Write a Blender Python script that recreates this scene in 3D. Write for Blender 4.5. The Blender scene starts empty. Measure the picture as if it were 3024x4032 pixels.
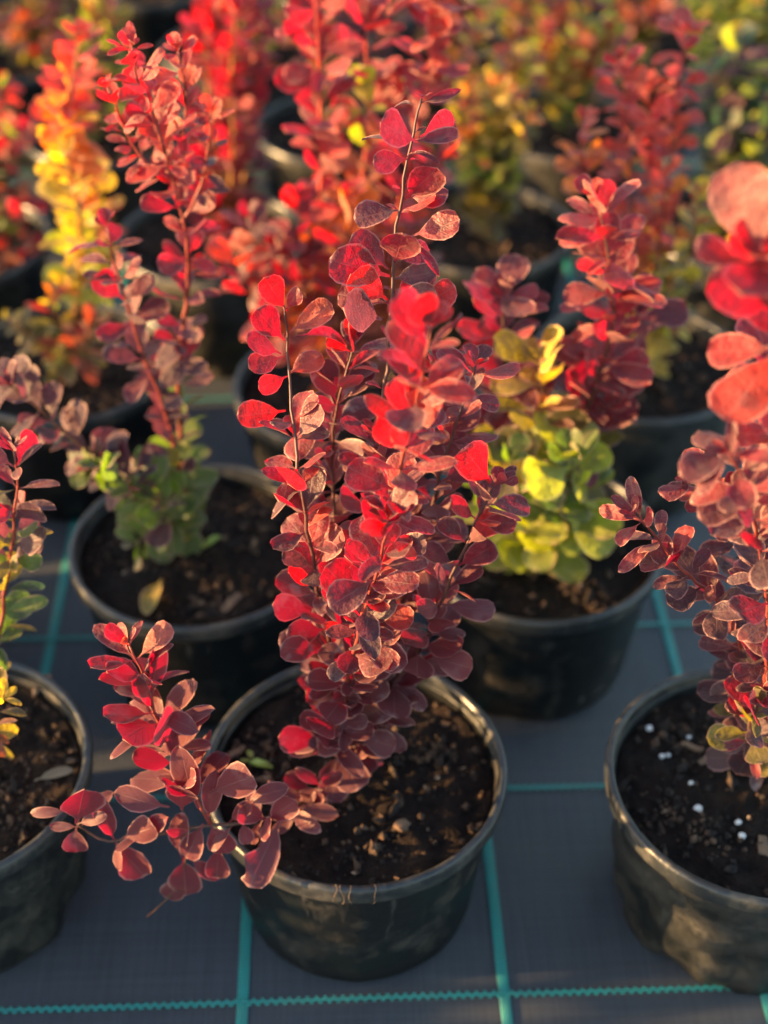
import bpy, bmesh, math, random
from mathutils import Vector, Matrix, noise

random.seed(11)
SC = bpy.context.scene
COL = SC.collection
RAD = math.radians

# ------------------------------------------------------------------ camera
CAM = Vector((0.08022, -0.60248, 0.98186))
YAW, PIT, ROL, FPX = 0.0420511, 0.6907685, 0.0059931, 5621.5
cy, sy, cp, sp, cr, sr = math.cos(YAW), math.sin(YAW), math.cos(PIT), math.sin(PIT), math.cos(ROL), math.sin(ROL)
FW = Vector((sy*cp, cy*cp, -sp)); RT0 = Vector((cy, -sy, 0)); UP0 = RT0.cross(FW)
RT = cr*RT0 + sr*UP0; UP = -sr*RT0 + cr*UP0
cam = bpy.data.cameras.new('camera'); camo = bpy.data.objects.new('camera', cam); COL.objects.link(camo)
camo.matrix_world = Matrix(((RT.x, UP.x, -FW.x, CAM.x), (RT.y, UP.y, -FW.y, CAM.y), (RT.z, UP.z, -FW.z, CAM.z), (0, 0, 0, 1)))
cam.sensor_fit = 'HORIZONTAL'; cam.sensor_width = 36; cam.lens = FPX/3024*36
cam.clip_start = .02; cam.clip_end = 300
cam.dof.use_dof = True; cam.dof.focus_distance = .905; cam.dof.aperture_fstop = cam.lens/16
SC.camera = camo

# ------------------------------------------------------------------ sky and sun
SUN_TO = Vector((-.985, -.06, .155)).normalized()
EL = math.asin(SUN_TO.z); AZ = math.atan2(SUN_TO.x, SUN_TO.y)
w = bpy.data.worlds.new('World'); SC.world = w; w.use_nodes = True
nt = w.node_tree; sky = nt.nodes.new('ShaderNodeTexSky'); sky.sky_type = 'NISHITA'; sky.sun_disc = False
sky.sun_elevation = EL; sky.sun_rotation = AZ; sky.air_density = 1.0; sky.dust_density = 1.0
nt.links.new(sky.outputs[0], nt.nodes['Background'].inputs[0]); nt.nodes['Background'].inputs[1].default_value = .125
sl = bpy.data.lights.new('sun', 'SUN'); sl.energy = 5.0; sl.angle = RAD(.55); sl.color = (1, .60, .25)
so = bpy.data.objects.new('sun', sl); COL.objects.link(so)
so.rotation_euler = SUN_TO.to_track_quat('Z', 'Y').to_euler()
vs = SC.view_settings; vs.view_transform = 'Standard'; vs.look = 'None'; vs.gamma = 1; vs.use_curve_mapping = False
vs.exposure = 2.4

def at(x, y, Y):
    """point on the vertical plane at distance Y seen at (x, y) of a 1659 x 2212 picture"""
    k = 3024/1659
    d = FW + RT*((x*k-1512)/FPX) - UP*((y*k-2016)/FPX)
    return CAM + d*((Y-CAM.y)/d.y)

def at_z(x, y, z):
    k = 3024/1659
    d = FW + RT*((x*k-1512)/FPX) - UP*((y*k-2016)/FPX)
    return CAM + d*((z-CAM.z)/d.z)

# ------------------------------------------------------------------ materials
class NT:
    def __init__(s, name):
        s.m = bpy.data.materials.new(name); s.m.use_nodes = True
        s.t = s.m.node_tree; s.b = s.t.nodes['Principled BSDF']; s.out = s.t.nodes['Material Output']
    def n(s, typ, **kw):
        o = s.t.nodes.new('ShaderNode'+typ)
        for k, v in kw.items():
            if k[0] == '_': setattr(o, k[1:], v)
        return o
    def l(s, a, b): s.t.links.new(a, b)
    def noise(s, scale, detail=3, vec=None, rough=.55):
        o = s.n('TexNoise'); o.inputs['Scale'].default_value = scale; o.inputs['Detail'].default_value = detail
        o.inputs['Roughness'].default_value = rough
        if vec is not None: s.l(vec, o.inputs['Vector'])
        return o.outputs['Fac']
    def ramp(s, fac, a, b, ca=0, cb=1):
        o = s.n('MapRange'); s.l(fac, o.inputs[0])
        for i, v in enumerate((a, b, ca, cb)): o.inputs[i+1].default_value = v
        return o.outputs[0]
    def mix(s, fac, a, b, mode='MIX'):
        o = s.n('MixRGB'); o.blend_type = mode
        for sock, v in zip(o.inputs, (fac, a, b)):
            if hasattr(v, 'is_output'): s.l(v, sock)
            elif isinstance(v, (int, float)): sock.default_value = v if sock.type == 'VALUE' else (v, v, v, 1)
            else: sock.default_value = (*v, 1)
        return o.outputs[0]
    def math(s, op, a, b=0, c=0):
        o = s.n('Math'); o.operation = op
        for sock, v in zip(o.inputs, (a, b, c)):
            if hasattr(v, 'is_output'): s.l(v, sock)
            else: sock.default_value = v
        return o.outputs[0]
    def bump(s, h, strength, dist):
        o = s.n('Bump'); o.inputs['Strength'].default_value = strength; o.inputs['Distance'].default_value = dist
        s.l(h, o.inputs['Height']); s.l(o.outputs[0], s.b.inputs['Normal']); return o.outputs[0]
    def coord(s, which='Object'):
        return s.n('TexCoord').outputs[which]
    def shift(s, vec, amount=7.0):
        oi = s.n('ObjectInfo'); c = s.n('CombineXYZ')
        v = s.math('MULTIPLY', oi.outputs['Random'], amount)
        for i in range(3): s.l(v, c.inputs[i])
        a = s.n('VectorMath'); a.operation = 'ADD'; s.l(vec, a.inputs[0]); s.l(c.outputs[0], a.inputs[1])
        return a.outputs[0]

def leaf_material():
    t = NT('barberry_leaf'); oi = t.n('ObjectInfo'); rnd = oi.outputs['Random']
    uv = t.coord('UV'); sep = t.n('SeparateXYZ'); t.l(uv, sep.inputs[0])
    u, v = sep.outputs[0], sep.outputs[1]                       # u 0..1 across, v 0..1 along
    oc = t.shift(t.coord('Object'), 9)
    au = t.math('ABSOLUTE', t.math('MULTIPLY_ADD', u, 2, -1))
    n1 = t.noise(2.6, 4, oc); n2 = t.noise(34, 3, oc, .7); n3 = t.noise(5.5, 3, oc, .6)
    col = oi.outputs['Color']
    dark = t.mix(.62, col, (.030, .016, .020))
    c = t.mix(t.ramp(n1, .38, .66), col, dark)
    hs = t.n('HueSaturation'); t.l(c, hs.inputs['Color'])
    t.l(t.ramp(rnd, 0, 1, .492, .508), hs.inputs['Hue']); t.l(t.ramp(rnd, 0, 1, .75, 1.2), hs.inputs['Value'])
    c = hs.outputs[0]
    # waxy bloom and dried water spots of dust
    bloom = t.ramp(n3, .35, .75, .04, .19)
    c = t.mix(bloom, c, (.36, .28, .25))
    rnd2 = t.math('FRACT', t.math('MULTIPLY', rnd, 17.3))
    thr = t.ramp(rnd2, 0, 1, .72, .56)
    sp_ = t.math('MULTIPLY', t.ramp(t.math('SUBTRACT', n2, thr), 0, .09), t.ramp(n1, .36, .6))
    c = t.mix(t.math('MULTIPLY', sp_, .42), c, (.55, .50, .50))
    # veins
    mid = t.ramp(au, .0, .055, 1, 0)
    sv = t.math('SINE', t.math('MULTIPLY_ADD', v, 40, t.math('MULTIPLY', au, -13)))
    vein = t.math('MAXIMUM', mid, t.math('MULTIPLY', t.ramp(sv, .86, 1), .55))
    edge = t.math('MAXIMUM', t.ramp(au, .86, .97), t.ramp(v, .955, .99))
    pale = t.mix(.6, col, (.78, .44, .37))
    c = t.mix(t.math('MULTIPLY', edge, .85), c, pale)
    c = t.mix(t.math('MULTIPLY', mid, .25), c, pale)
    geo = t.n('NewGeometry')
    under = t.mix(.38, c, (.36, .22, .20))
    c2 = t.mix(geo.outputs['Backfacing'], c, under)
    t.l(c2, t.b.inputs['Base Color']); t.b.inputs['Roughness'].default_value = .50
    t.b.inputs['Specular IOR Level'].default_value = .42
    t.b.inputs['Sheen Weight'].default_value = .05; t.b.inputs['Sheen Roughness'].default_value = .5
    h = t.math('ADD', t.math('MULTIPLY', n3, .8), t.math('MULTIPLY', vein, -.35))
    nrm = t.bump(h, .22, .05)
    # light through the blade: saturated
    hs2 = t.n('HueSaturation'); hs2.inputs['Saturation'].default_value = 1.25; hs2.inputs['Value'].default_value = 2.6
    t.l(col, hs2.inputs['Color'])
    tc = t.mix(t.math('MULTIPLY', vein, .6), hs2.outputs[0], t.mix(.5, hs2.outputs[0], 0.0))
    tc = t.mix(t.ramp(n1, .35, .65, 0, .75), tc, t.mix(.6, tc, 0.0))
    tr = t.n('BsdfTranslucent'); t.l(tc, tr.inputs[0]); t.l(nrm, tr.inputs['Normal'])
    ms = t.n('MixShader'); ms.inputs[0].default_value = .42
    t.l(t.b.outputs[0], ms.inputs[1]); t.l(tr.outputs[0], ms.inputs[2]); t.l(ms.outputs[0], t.out.inputs[0])
    return t.m

def stem_material():
    t = NT('barberry_bark'); oi = t.n('ObjectInfo')
    n = t.noise(260, 3, t.coord('Object'))
    c = t.mix(t.ramp(n, .3, .7), oi.outputs['Color'], t.mix(.6, oi.outputs['Color'], (.02, .012, .01)))
    t.l(c, t.b.inputs['Base Color']); t.b.inputs['Roughness'].default_value = .55
    t.bump(n, .4, .001); return t.m

def pot_material(name, base, dust, dustcol, rough, lo, hi):
    t = NT(name); oc = t.coord('Object'); os_ = t.shift(oc, 3)
    n1 = t.noise(22, 5, os_, .62); n2 = t.noise(170, 3, os_, .6); n3 = t.noise(6, 2, os_)
    mp = t.n('Mapping'); mp.inputs['Scale'].default_value = (1, 1, .16); t.l(os_, mp.inputs[0])
    streak = t.noise(85, 3, mp.outputs[0], .6)
    d = t.math('MULTIPLY', t.ramp(n1, lo, hi), t.ramp(n2, .3, .62, .35, 1))
    d = t.math('MAXIMUM', d, t.math('MULTIPLY', t.ramp(streak, .60, .72), t.ramp(n3, .45, .62)))
    d = t.math('MAXIMUM', d, t.ramp(n2, .70, .78))
    c = t.mix(t.math('MULTIPLY', d, dust), base, t.mix(t.ramp(n3, .35, .65), dustcol, (.06, .06, .057)))
    t.l(c, t.b.inputs['Base Color']); t.l(t.math('MULTIPLY_ADD', d, .35, rough), t.b.inputs['Roughness'])
    t.bump(t.math('ADD', n1, t.math('MULTIPLY', n2, .3)), .35, .004); return t.m

def soil_material():
    t = NT('potting_soil'); oc = t.shift(t.coord('Object'), 3)
    n1 = t.noise(60, 5, oc, .7); n2 = t.noise(420, 3, oc, .6); n3 = t.noise(14, 3, oc)
    c = t.mix(t.ramp(n1, .35, .68), (.005, .0035, .0027), (.026, .015, .0098))
    c = t.mix(t.ramp(n2, .64, .76, 0, .4), c, (.11, .062, .034))
    c = t.mix(t.ramp(n3, .55, .70, 0, .35), c, (.065, .038, .022))
    t.l(c, t.b.inputs['Base Color']); t.b.inputs['Roughness'].default_value = .95
    t.b.inputs['Specular IOR Level'].default_value = .2
    t.bump(t.math('ADD', n1, t.math('MULTIPLY', n2, .5)), .9, .006); return t.m

def crumb_material():
    t = NT('soil_crumb'); oc = t.coord('Object')
    n1 = t.noise(75, 2, oc); n2 = t.noise(500, 3, oc)
    c = t.mix(t.ramp(n1, .45, .68), (.016, .010, .007), (.13, .072, .037))
    c = t.mix(t.ramp(n1, .66, .72), c, (.34, .26, .17))
    t.l(c, t.b.inputs['Base Color']); t.b.inputs['Roughness'].default_value = .95
    t.bump(n2, .6, .002); return t.m

def mat_material():
    t = NT('woven_ground_cover'); oc = t.coord('Object'); sep = t.n('SeparateXYZ'); t.l(oc, sep.inputs[0])
    wx = t.math('SINE', t.math('MULTIPLY', sep.outputs[0], 6.2832/.0021))
    wy = t.math('SINE', t.math('MULTIPLY', sep.outputs[1], 6.2832/.0026))
    weave = t.math('MULTIPLY', wx, wy)
    m1 = t.n('Mapping'); m1.inputs['Scale'].default_value = (420, 9, 1); t.l(oc, m1.inputs[0])
    m2 = t.n('Mapping'); m2.inputs['Scale'].default_value = (5, 300, 1); t.l(oc, m2.inputs[0])
    sx = t.noise(1, 3, m1.outputs[0]); sy_ = t.noise(1, 3, m2.outputs[0])
    big = t.noise(5, 4, oc); fine = t.noise(600, 2, oc)
    v = t.math('ADD', t.math('MULTIPLY', sx, .6), t.math('MULTIPLY', sy_, .4))
    c = t.mix(t.ramp(v, .26, .74), (.022, .026, .032), (.072, .084, .100))
    c = t.mix(t.ramp(weave, -.2, .8, 0, .35), c, (.075, .083, .094))
    c = t.mix(t.ramp(big, .45, .75, 0, .30), c, (.075, .068, .060))
    c = t.mix(t.ramp(fine, .70, .80, 0, .5), c, (.16, .14, .12))
    t.l(c, t.b.inputs['Base Color']); t.b.inputs['Roughness'].default_value = .48
    t.bump(t.math('ADD', weave, t.math('MULTIPLY', v, 1.5)), .5, .0008); return t.m

def teal_material():
    t = NT('teal_marker_yarn'); oc = t.coord('Object'); sep = t.n('SeparateXYZ'); t.l(oc, sep.inputs[0])
    rib = t.math('SINE', t.math('MULTIPLY', sep.outputs[1], 6.2832/.0026))
    rx = t.math('SINE', t.math('MULTIPLY', sep.outputs[0], 6.2832/.0018))
    n = t.noise(40, 4, oc)
    c = t.mix(t.ramp(rib, -.6, .9), (.010, .16, .14), (.030, .42, .37))
    c = t.mix(t.ramp(n, .45, .7, 0, .5), c, (.05, .20, .17))
    t.l(c, t.b.inputs['Base Color']); t.b.inputs['Roughness'].default_value = .42
    t.bump(t.math('ADD', rib, rx), .5, .0008); return t.m

def plain(name, colr, rough=.8, var=.5, scale=120):
    t = NT(name); n = t.noise(scale, 4, t.coord('Object'), .65)
    t.l(t.mix(t.ramp(n, .3, .7), colr, tuple(q*var for q in colr)), t.b.inputs['Base Color'])
    t.b.inputs['Roughness'].default_value = rough; t.bump(n, .5, .002); return t.m

M_LEAF = leaf_material(); M_STEM = stem_material()
M_POT = pot_material('dusty_black_plastic', (.0045, .0058, .0064), .80, (.085, .066, .044), .40, .52, .70)
M_POT2 = pot_material('muddy_black_plastic', (.0055, .007, .007), .62, (.075, .066, .05), .42, .38, .62)
M_RIM = pot_material('worn_rim_plastic', (.018, .021, .024), .62, (.17, .14, .095), .30, .46, .64)
M_SOIL = soil_material(); M_CRUMB = crumb_material(); M_MAT = mat_material(); M_TEAL = teal_material()
M_PERL = plain('perlite', (.75, .73, .68), .9, .8); M_CHIP = plain('bark', (.23, .135, .075), .85, .45)
M_DRY = plain('dry_leaf', (.34, .27, .17), .8, .55, 60); M_ROOT = plain('root', (.20, .13, .08), .8, .6)
M_SPROUT = plain('green_sprout', (.26, .36, .06), .5, .6, 80)

# ------------------------------------------------------------------ helpers
def mesh_obj(name, verts, faces, mat, parent=None, smooth=True, uv=None):
    me = bpy.data.meshes.new(name); me.from_pydata([tuple(v) for v in verts], [], faces)
    if smooth: me.polygons.foreach_set('use_smooth', [True]*len(me.polygons))
    me.materials.append(mat); me.update()
    o = bpy.data.objects.new(name, me); COL.objects.link(o)
    if parent is not None: o.parent = parent
    return o

def empty(name, loc, rz=0):
    o = bpy.data.objects.new(name, None); COL.objects.link(o); o.location = loc; o.rotation_euler = (0, 0, rz)
    o.empty_display_size = .02; return o

def tag(o, label, cat, group=None):
    o['label'] = label; o['category'] = cat
    if group: o['group'] = group
    return o

def lathe(profile, seg, fn=None):
    vs_, fs = [], []
    for i, (r, z) in enumerate(profile):
        for k in range(seg):
            a = 2*math.pi*k/seg; rr, zz = (r, z) if fn is None else fn(r, z, a)
            vs_.append((rr*math.cos(a), rr*math.sin(a), zz))
    for i in range(len(profile)-1):
        for k in range(seg):
            a, b = i*seg+k, i*seg+(k+1) % seg
            fs.append((a, b, b+seg, a+seg))
    return vs_, fs

def tube(pts, radii, seg=6):
    vs_, fs = [], []; n = len(pts); ref = Vector((.31, .87, .2)).normalized()
    for i, p in enumerate(pts):
        t = (pts[min(i+1, n-1)]-pts[max(i-1, 0)]).normalized()
        a = t.cross(ref).normalized(); b = t.cross(a)
        for k in range(seg):
            q = 2*math.pi*k/seg; vs_.append(p + (a*math.cos(q)+b*math.sin(q))*radii[i])
    for i in range(n-1):
        for k in range(seg):
            fs.append((i*seg+k, i*seg+(k+1) % seg, (i+1)*seg+(k+1) % seg, (i+1)*seg+k))
    fs.append(tuple(range(seg-1, -1, -1))); fs.append(tuple((n-1)*seg+k for k in range(seg)))
    return vs_, fs

def spline(P, step=.009):
    out = []
    Q = [P[0]*2-P[1]] + P + [P[-1]*2-P[-2]]
    for i in range(1, len(Q)-2):
        a, b, c, d = Q[i-1:i+3]; m = max(2, int((c-b).length/step))
        for k in range(m):
            t = k/m
            out.append(.5*((2*b) + (c-a)*t + (2*a-5*b+4*c-d)*t*t + (3*b-a-3*c+d)*t**3))
    out.append(P[-1]); return out

# ------------------------------------------------------------------ ground cover mat with its marker yarns
G = 120.0
ground = mesh_obj('ground', [(-G, -G, 0), (G, -G, 0), (G, G, 0), (-G, G, 0)], [(0, 1, 2, 3)], M_MAT, smooth=False)
ground['kind'] = 'structure'
def straight_line():
    vs_, fs = [], []; n = 260; L0, L1 = -.6, 3.2
    for i in range(n+1):
        y = L0+(L1-L0)*i/n; wob = .0012*noise.noise((y*5, 0, 3)); hw = .0043+.0003*noise.noise((y*60, 2, 0))
        for s, z in ((-1, .0009), (-.6, .0014), (.6, .0014), (1, .0009)): vs_.append((wob+s*hw, y, z))
    for i in range(n):
        for k in range(3): fs.append((i*4+k, i*4+k+1, i*4+k+5, i*4+k+4))
    return vs_, fs
def wavy_line():
    vs_, fs = [], []; L0, L1 = -1.4, 2.0; per = .0068; n = int((L1-L0)/per*8)
    for i in range(n+1):
        x = L0+(L1-L0)*i/n; y = .0013*math.sin(2*math.pi*x/per) + .0012*noise.noise((x*4, 5, 0))
        for s in (-1, 1): vs_.append((x, y+s*.0021, .0023))
    for i in range(n): fs.append((i*2, i*2+2, i*2+3, i*2+1))
    return vs_, fs
first = None
for i in range(-6, 10):
    if first is None: o = first = mesh_obj('marker_yarn', *straight_line(), M_TEAL, ground)
    else: o = first.copy(); COL.objects.link(o)
    o.parent = ground; o.location = (i*.2, 0, 0)
first = None
for j in range(-2, 15):
    if first is None: o = first = mesh_obj('cross_yarn', *wavy_line(), M_TEAL, ground)
    else: o = first.copy(); COL.objects.link(o)
    o.parent = ground; o.location = (0, j*.2, 0)

# ------------------------------------------------------------------ pots
POT_H = .150
def body_mesh(seed, dent):
    prof = [(.0, .004), (.080, .003), (.089, .0015), (.0925, .004), (.0925, .010), (.0945, .016)]
    prof += [(.0945+.0135*k/14, .016+.120*k/14) for k in range(1, 15)]
    prof += [(.1085, .1395), (.1065, .1400)] + [(.1062-.001*k, .138-.010*k) for k in range(0, 4)]
    def fn(r, z, a):
        if r < .03: return r, z
        f = max(0, 1-z/.125)
        d = noise.fractal((math.cos(a)*2.1, math.sin(a)*2.1, z*16+seed*3.7), 1, 2, 3)
        d2 = noise.noise((math.cos(a)*5, math.sin(a)*5, z*30+seed))
        lift = .0035*max(0, noise.noise((math.cos(a)*2.5, math.sin(a)*2.5, seed*2.1))) if z < .02 else 0
        return r - dent*f**.8*(max(0, d+.15)*.012 + .0028*d2) + .0006*d, max(.0006, z+lift)
    return lathe(prof, 72, fn)
def rim_mesh():
    prof = [(.1088, .1345), (.1132, .1342), (.1142, .1352), (.1145, .1385), (.1148, .1440), (.1144, .1478), (.1128, .1496),
            (.1106, .1500), (.1088, .1490), (.1078, .1462), (.1072, .142), (.1066, .136)]
    return lathe(prof, 96, lambda r, z, a: (r*(1+.006*noise.noise((math.cos(a)*1.3, math.sin(a)*1.3, 1.7))), z+.0016*noise.noise((math.cos(a)*1.6, math.sin(a)*1.6, 8.2)) - .0006*(z > .1355)*abs(noise.noise((a*9, z*90, 0)))))
def soil_mesh(seed):
    vs_, fs = [], []; NR, NA = 34, 84
    def hgt(x, y):
        h = .0035*noise.noise((x*14, y*14, seed*5)) + .0042*noise.fractal((x*42, y*42, seed*3.1), .8, 2, 3)
        h += .0022*noise.noise((x*160, y*160, seed))
        h += .004*math.exp(-(x*x+y*y)/.0008)
        return .1325+h
    vs_.append((0, 0, hgt(0, 0)))
    for i in range(1, NR+1):
        r = .1066*(i/NR)**.85
        for k in range(NA):
            a = 2*math.pi*(k+.5*(i % 2))/NA; x, y = r*math.cos(a), r*math.sin(a)
            z = hgt(x, y) - (.003 if i == NR else 0)
            vs_.append((x, y, z))
    for k in range(NA): fs.append((0, 1+k, 1+(k+1) % NA))
    for i in range(NR-1):
        for k in range(NA):
            a, b = 1+i*NA+k, 1+i*NA+(k+1) % NA
            fs.append((a, a+NA, b+NA, b))
    return vs_, fs, hgt
def crumbs_mesh(seed, hgt, n):
    vs_, fs = [], []; R = random.Random(seed)
    for _ in range(n):
        r = .103*math.sqrt(R.random()); a = R.uniform(0, 6.283)
        if R.random() < .5:                                   # clustered clods
            q = R.choice(((.055, .02), (-.05, -.045), (.02, -.07), (-.03, .06), (.075, -.01)))
            x, y = q[0]+R.gauss(0, .013), q[1]+R.gauss(0, .013)
            if math.hypot(x, y) > .102: continue
        else: x, y = r*math.cos(a), r*math.sin(a)
        s = R.choice((.0008, .0011, .0014, .002, .0031))*R.uniform(.7, 1.4)
        ax = Vector((R.gauss(0, 1), R.gauss(0, 1), R.gauss(0, 1))).normalized(); el = R.choice((1, 1, 1.3, 2.6))
        q = ax.to_track_quat('Z', 'Y'); c = Vector((x, y, hgt(x, y)+s*.35)); b = len(vs_)
        for v in ((1, 0, 0), (0, 1, 0), (-1, 0, 0), (0, -1, 0), (0, 0, el), (0, 0, -el)):
            vs_.append(c + (q @ Vector(v))*s*R.uniform(.7, 1.25))
        for k in range(4): fs += [(b+k, b+(k+1) % 4, b+4), (b+(k+1) % 4, b+k, b+5)]
    return vs_, fs
PROTO_BODY = []
for sd, dn, mm in ((1, .35, M_POT), (2, 1.5, M_POT2), (3, 1.1, M_POT2), (4, .6, M_POT)):
    o = mesh_obj('body', *body_mesh(sd, dn), mm); PROTO_BODY.append(o.data); bpy.data.objects.remove(o)
o = mesh_obj('rim', *rim_mesh(), M_RIM); RIM = o.data; bpy.data.objects.remove(o)
PROTO_SOIL = []
for sd in (1, 2, 3, 4):
    v_, f_, hg = soil_mesh(sd); o = mesh_obj('soil', v_, f_, M_SOIL); s_me = o.data; bpy.data.objects.remove(o)
    o = mesh_obj('soil_crumbs', *crumbs_mesh(sd, hg, 620), M_CRUMB, smooth=False); c_me = o.data; bpy.data.objects.remove(o)
    PROTO_SOIL.append((s_me, c_me, hg))
def part(name, me, parent):
    o = bpy.data.objects.new(name, me); COL.objects.link(o); o.parent = parent; return o
POTS = {}
def make_pot(key, x, y, label, bv=0, sv=0, rz=None):
    rz = random.uniform(0, 6.28) if rz is None else rz
    t = tag(empty('plant_pot', (x, y, 0), rz), label, 'pot', 'black nursery pots standing on the woven mat')
    part('body', PROTO_BODY[bv], t); part('rim', RIM, t); s = part('soil', PROTO_SOIL[sv][0], t)
    c = part('soil_crumbs', PROTO_SOIL[sv][1], s); c['kind'] = 'stuff'
    POTS[key] = (x, y, rz, sv); return t
def soil_z(key, wx, wy):
    x, y, rz, sv = POTS[key]; dx, dy = wx-x, wy-y
    return PROTO_SOIL[sv][2](dx*math.cos(rz)+dy*math.sin(rz), -dx*math.sin(rz)+dy*math.cos(rz))

# ------------------------------------------------------------------ leaves
VROW = (0, .17, .31, .49, .67, .83, .945, 1.0); UCOL = (-1, -.6, 0, .6, 1)
def leaf_mesh(R, ar, bend, cup, twist, fold=0, notch=False, point=0.0):
    vs_, fs, uvs = [], [], []
    ph = R.uniform(0, 9)
    for i, v in enumerate(VROW):
        s = max(0, (v-.15)/.85)
        w_ = .018 if v < .16 else .5*ar*1.62*(s**.80)*max(.0, (1.0001-s))**(.42+point)
        if v == 1.0: w_ = .012
        ang = bend*v; y = v*(1-.12*bend*bend*v); z = -.5*bend*v*v
        for u in UCOL:
            ww = w_*(1 + .05*math.sin(ph+v*9+u*2))
            if notch and u == 1 and v in (.49, .83): ww *= .45
            x = u*ww; zz = z + cup*(u*u)*ww + fold*abs(u)*ww + .022*math.sin(ph+v*7+u*3)*(v > .2)
            tw = twist*(v-.4)
            vs_.append((x*math.cos(tw)-(zz-z)*math.sin(tw), y, z+x*math.sin(tw)+(zz-z)*math.cos(tw)))
            uvs.append((u*.5+.5, v))
    n = len(UCOL)
    for i in range(len(VROW)-1):
        for k in range(n-1): fs.append((i*n+k, i*n+k+1, (i+1)*n+k+1, (i+1)*n+k))
    me = bpy.data.meshes.new('leaf'); me.from_pydata(vs_, [], fs)
    me.polygons.foreach_set('use_smooth', [True]*len(me.polygons))
    ul = me.uv_layers.new(name='UVMap')
    for lp in me.loops: ul.data[lp.index].uv = uvs[lp.vertex_index]
    me.materials.append(M_LEAF); me.update(); return me
RL = random.Random(5)
ROUND = [leaf_mesh(RL, RL.uniform(.72, .92), RL.uniform(-.15, .45), RL.uniform(-.22, .30), RL.uniform(-.5, .5)) for _ in range(12)]
SPOON = [leaf_mesh(RL, RL.uniform(.48, .64), RL.uniform(.0, .75), RL.uniform(-.1, .5), RL.uniform(-.6, .6), RL.uniform(0, .3), False, .1) for _ in range(10)]
NARROW = [leaf_mesh(RL, RL.uniform(.34, .46), RL.uniform(.3, 1.1), RL.uniform(.1, .5), RL.uniform(-.5, .5), .35, False, .25) for _ in range(5)]
BITTEN = leaf_mesh(RL, .62, .25, .15, .1, 0, True)

PAL = dict(maroon=(.135, .019, .029), crimson=(.235, .013, .024), red=(.38, .017, .020), scarlet=(.46, .035, .016), orange=(.50, .15, .02),
           yellow=(.52, .37, .03), lime=(.31, .35, .035), green=(.105, .165, .026), olive=(.15, .13, .032),
           plum=(.085, .030, .040), bronze=(.21, .075, .032), dkgreen=(.045, .085, .040), pink=(.42, .075, .055), rust=(.30, .07, .03))

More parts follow.
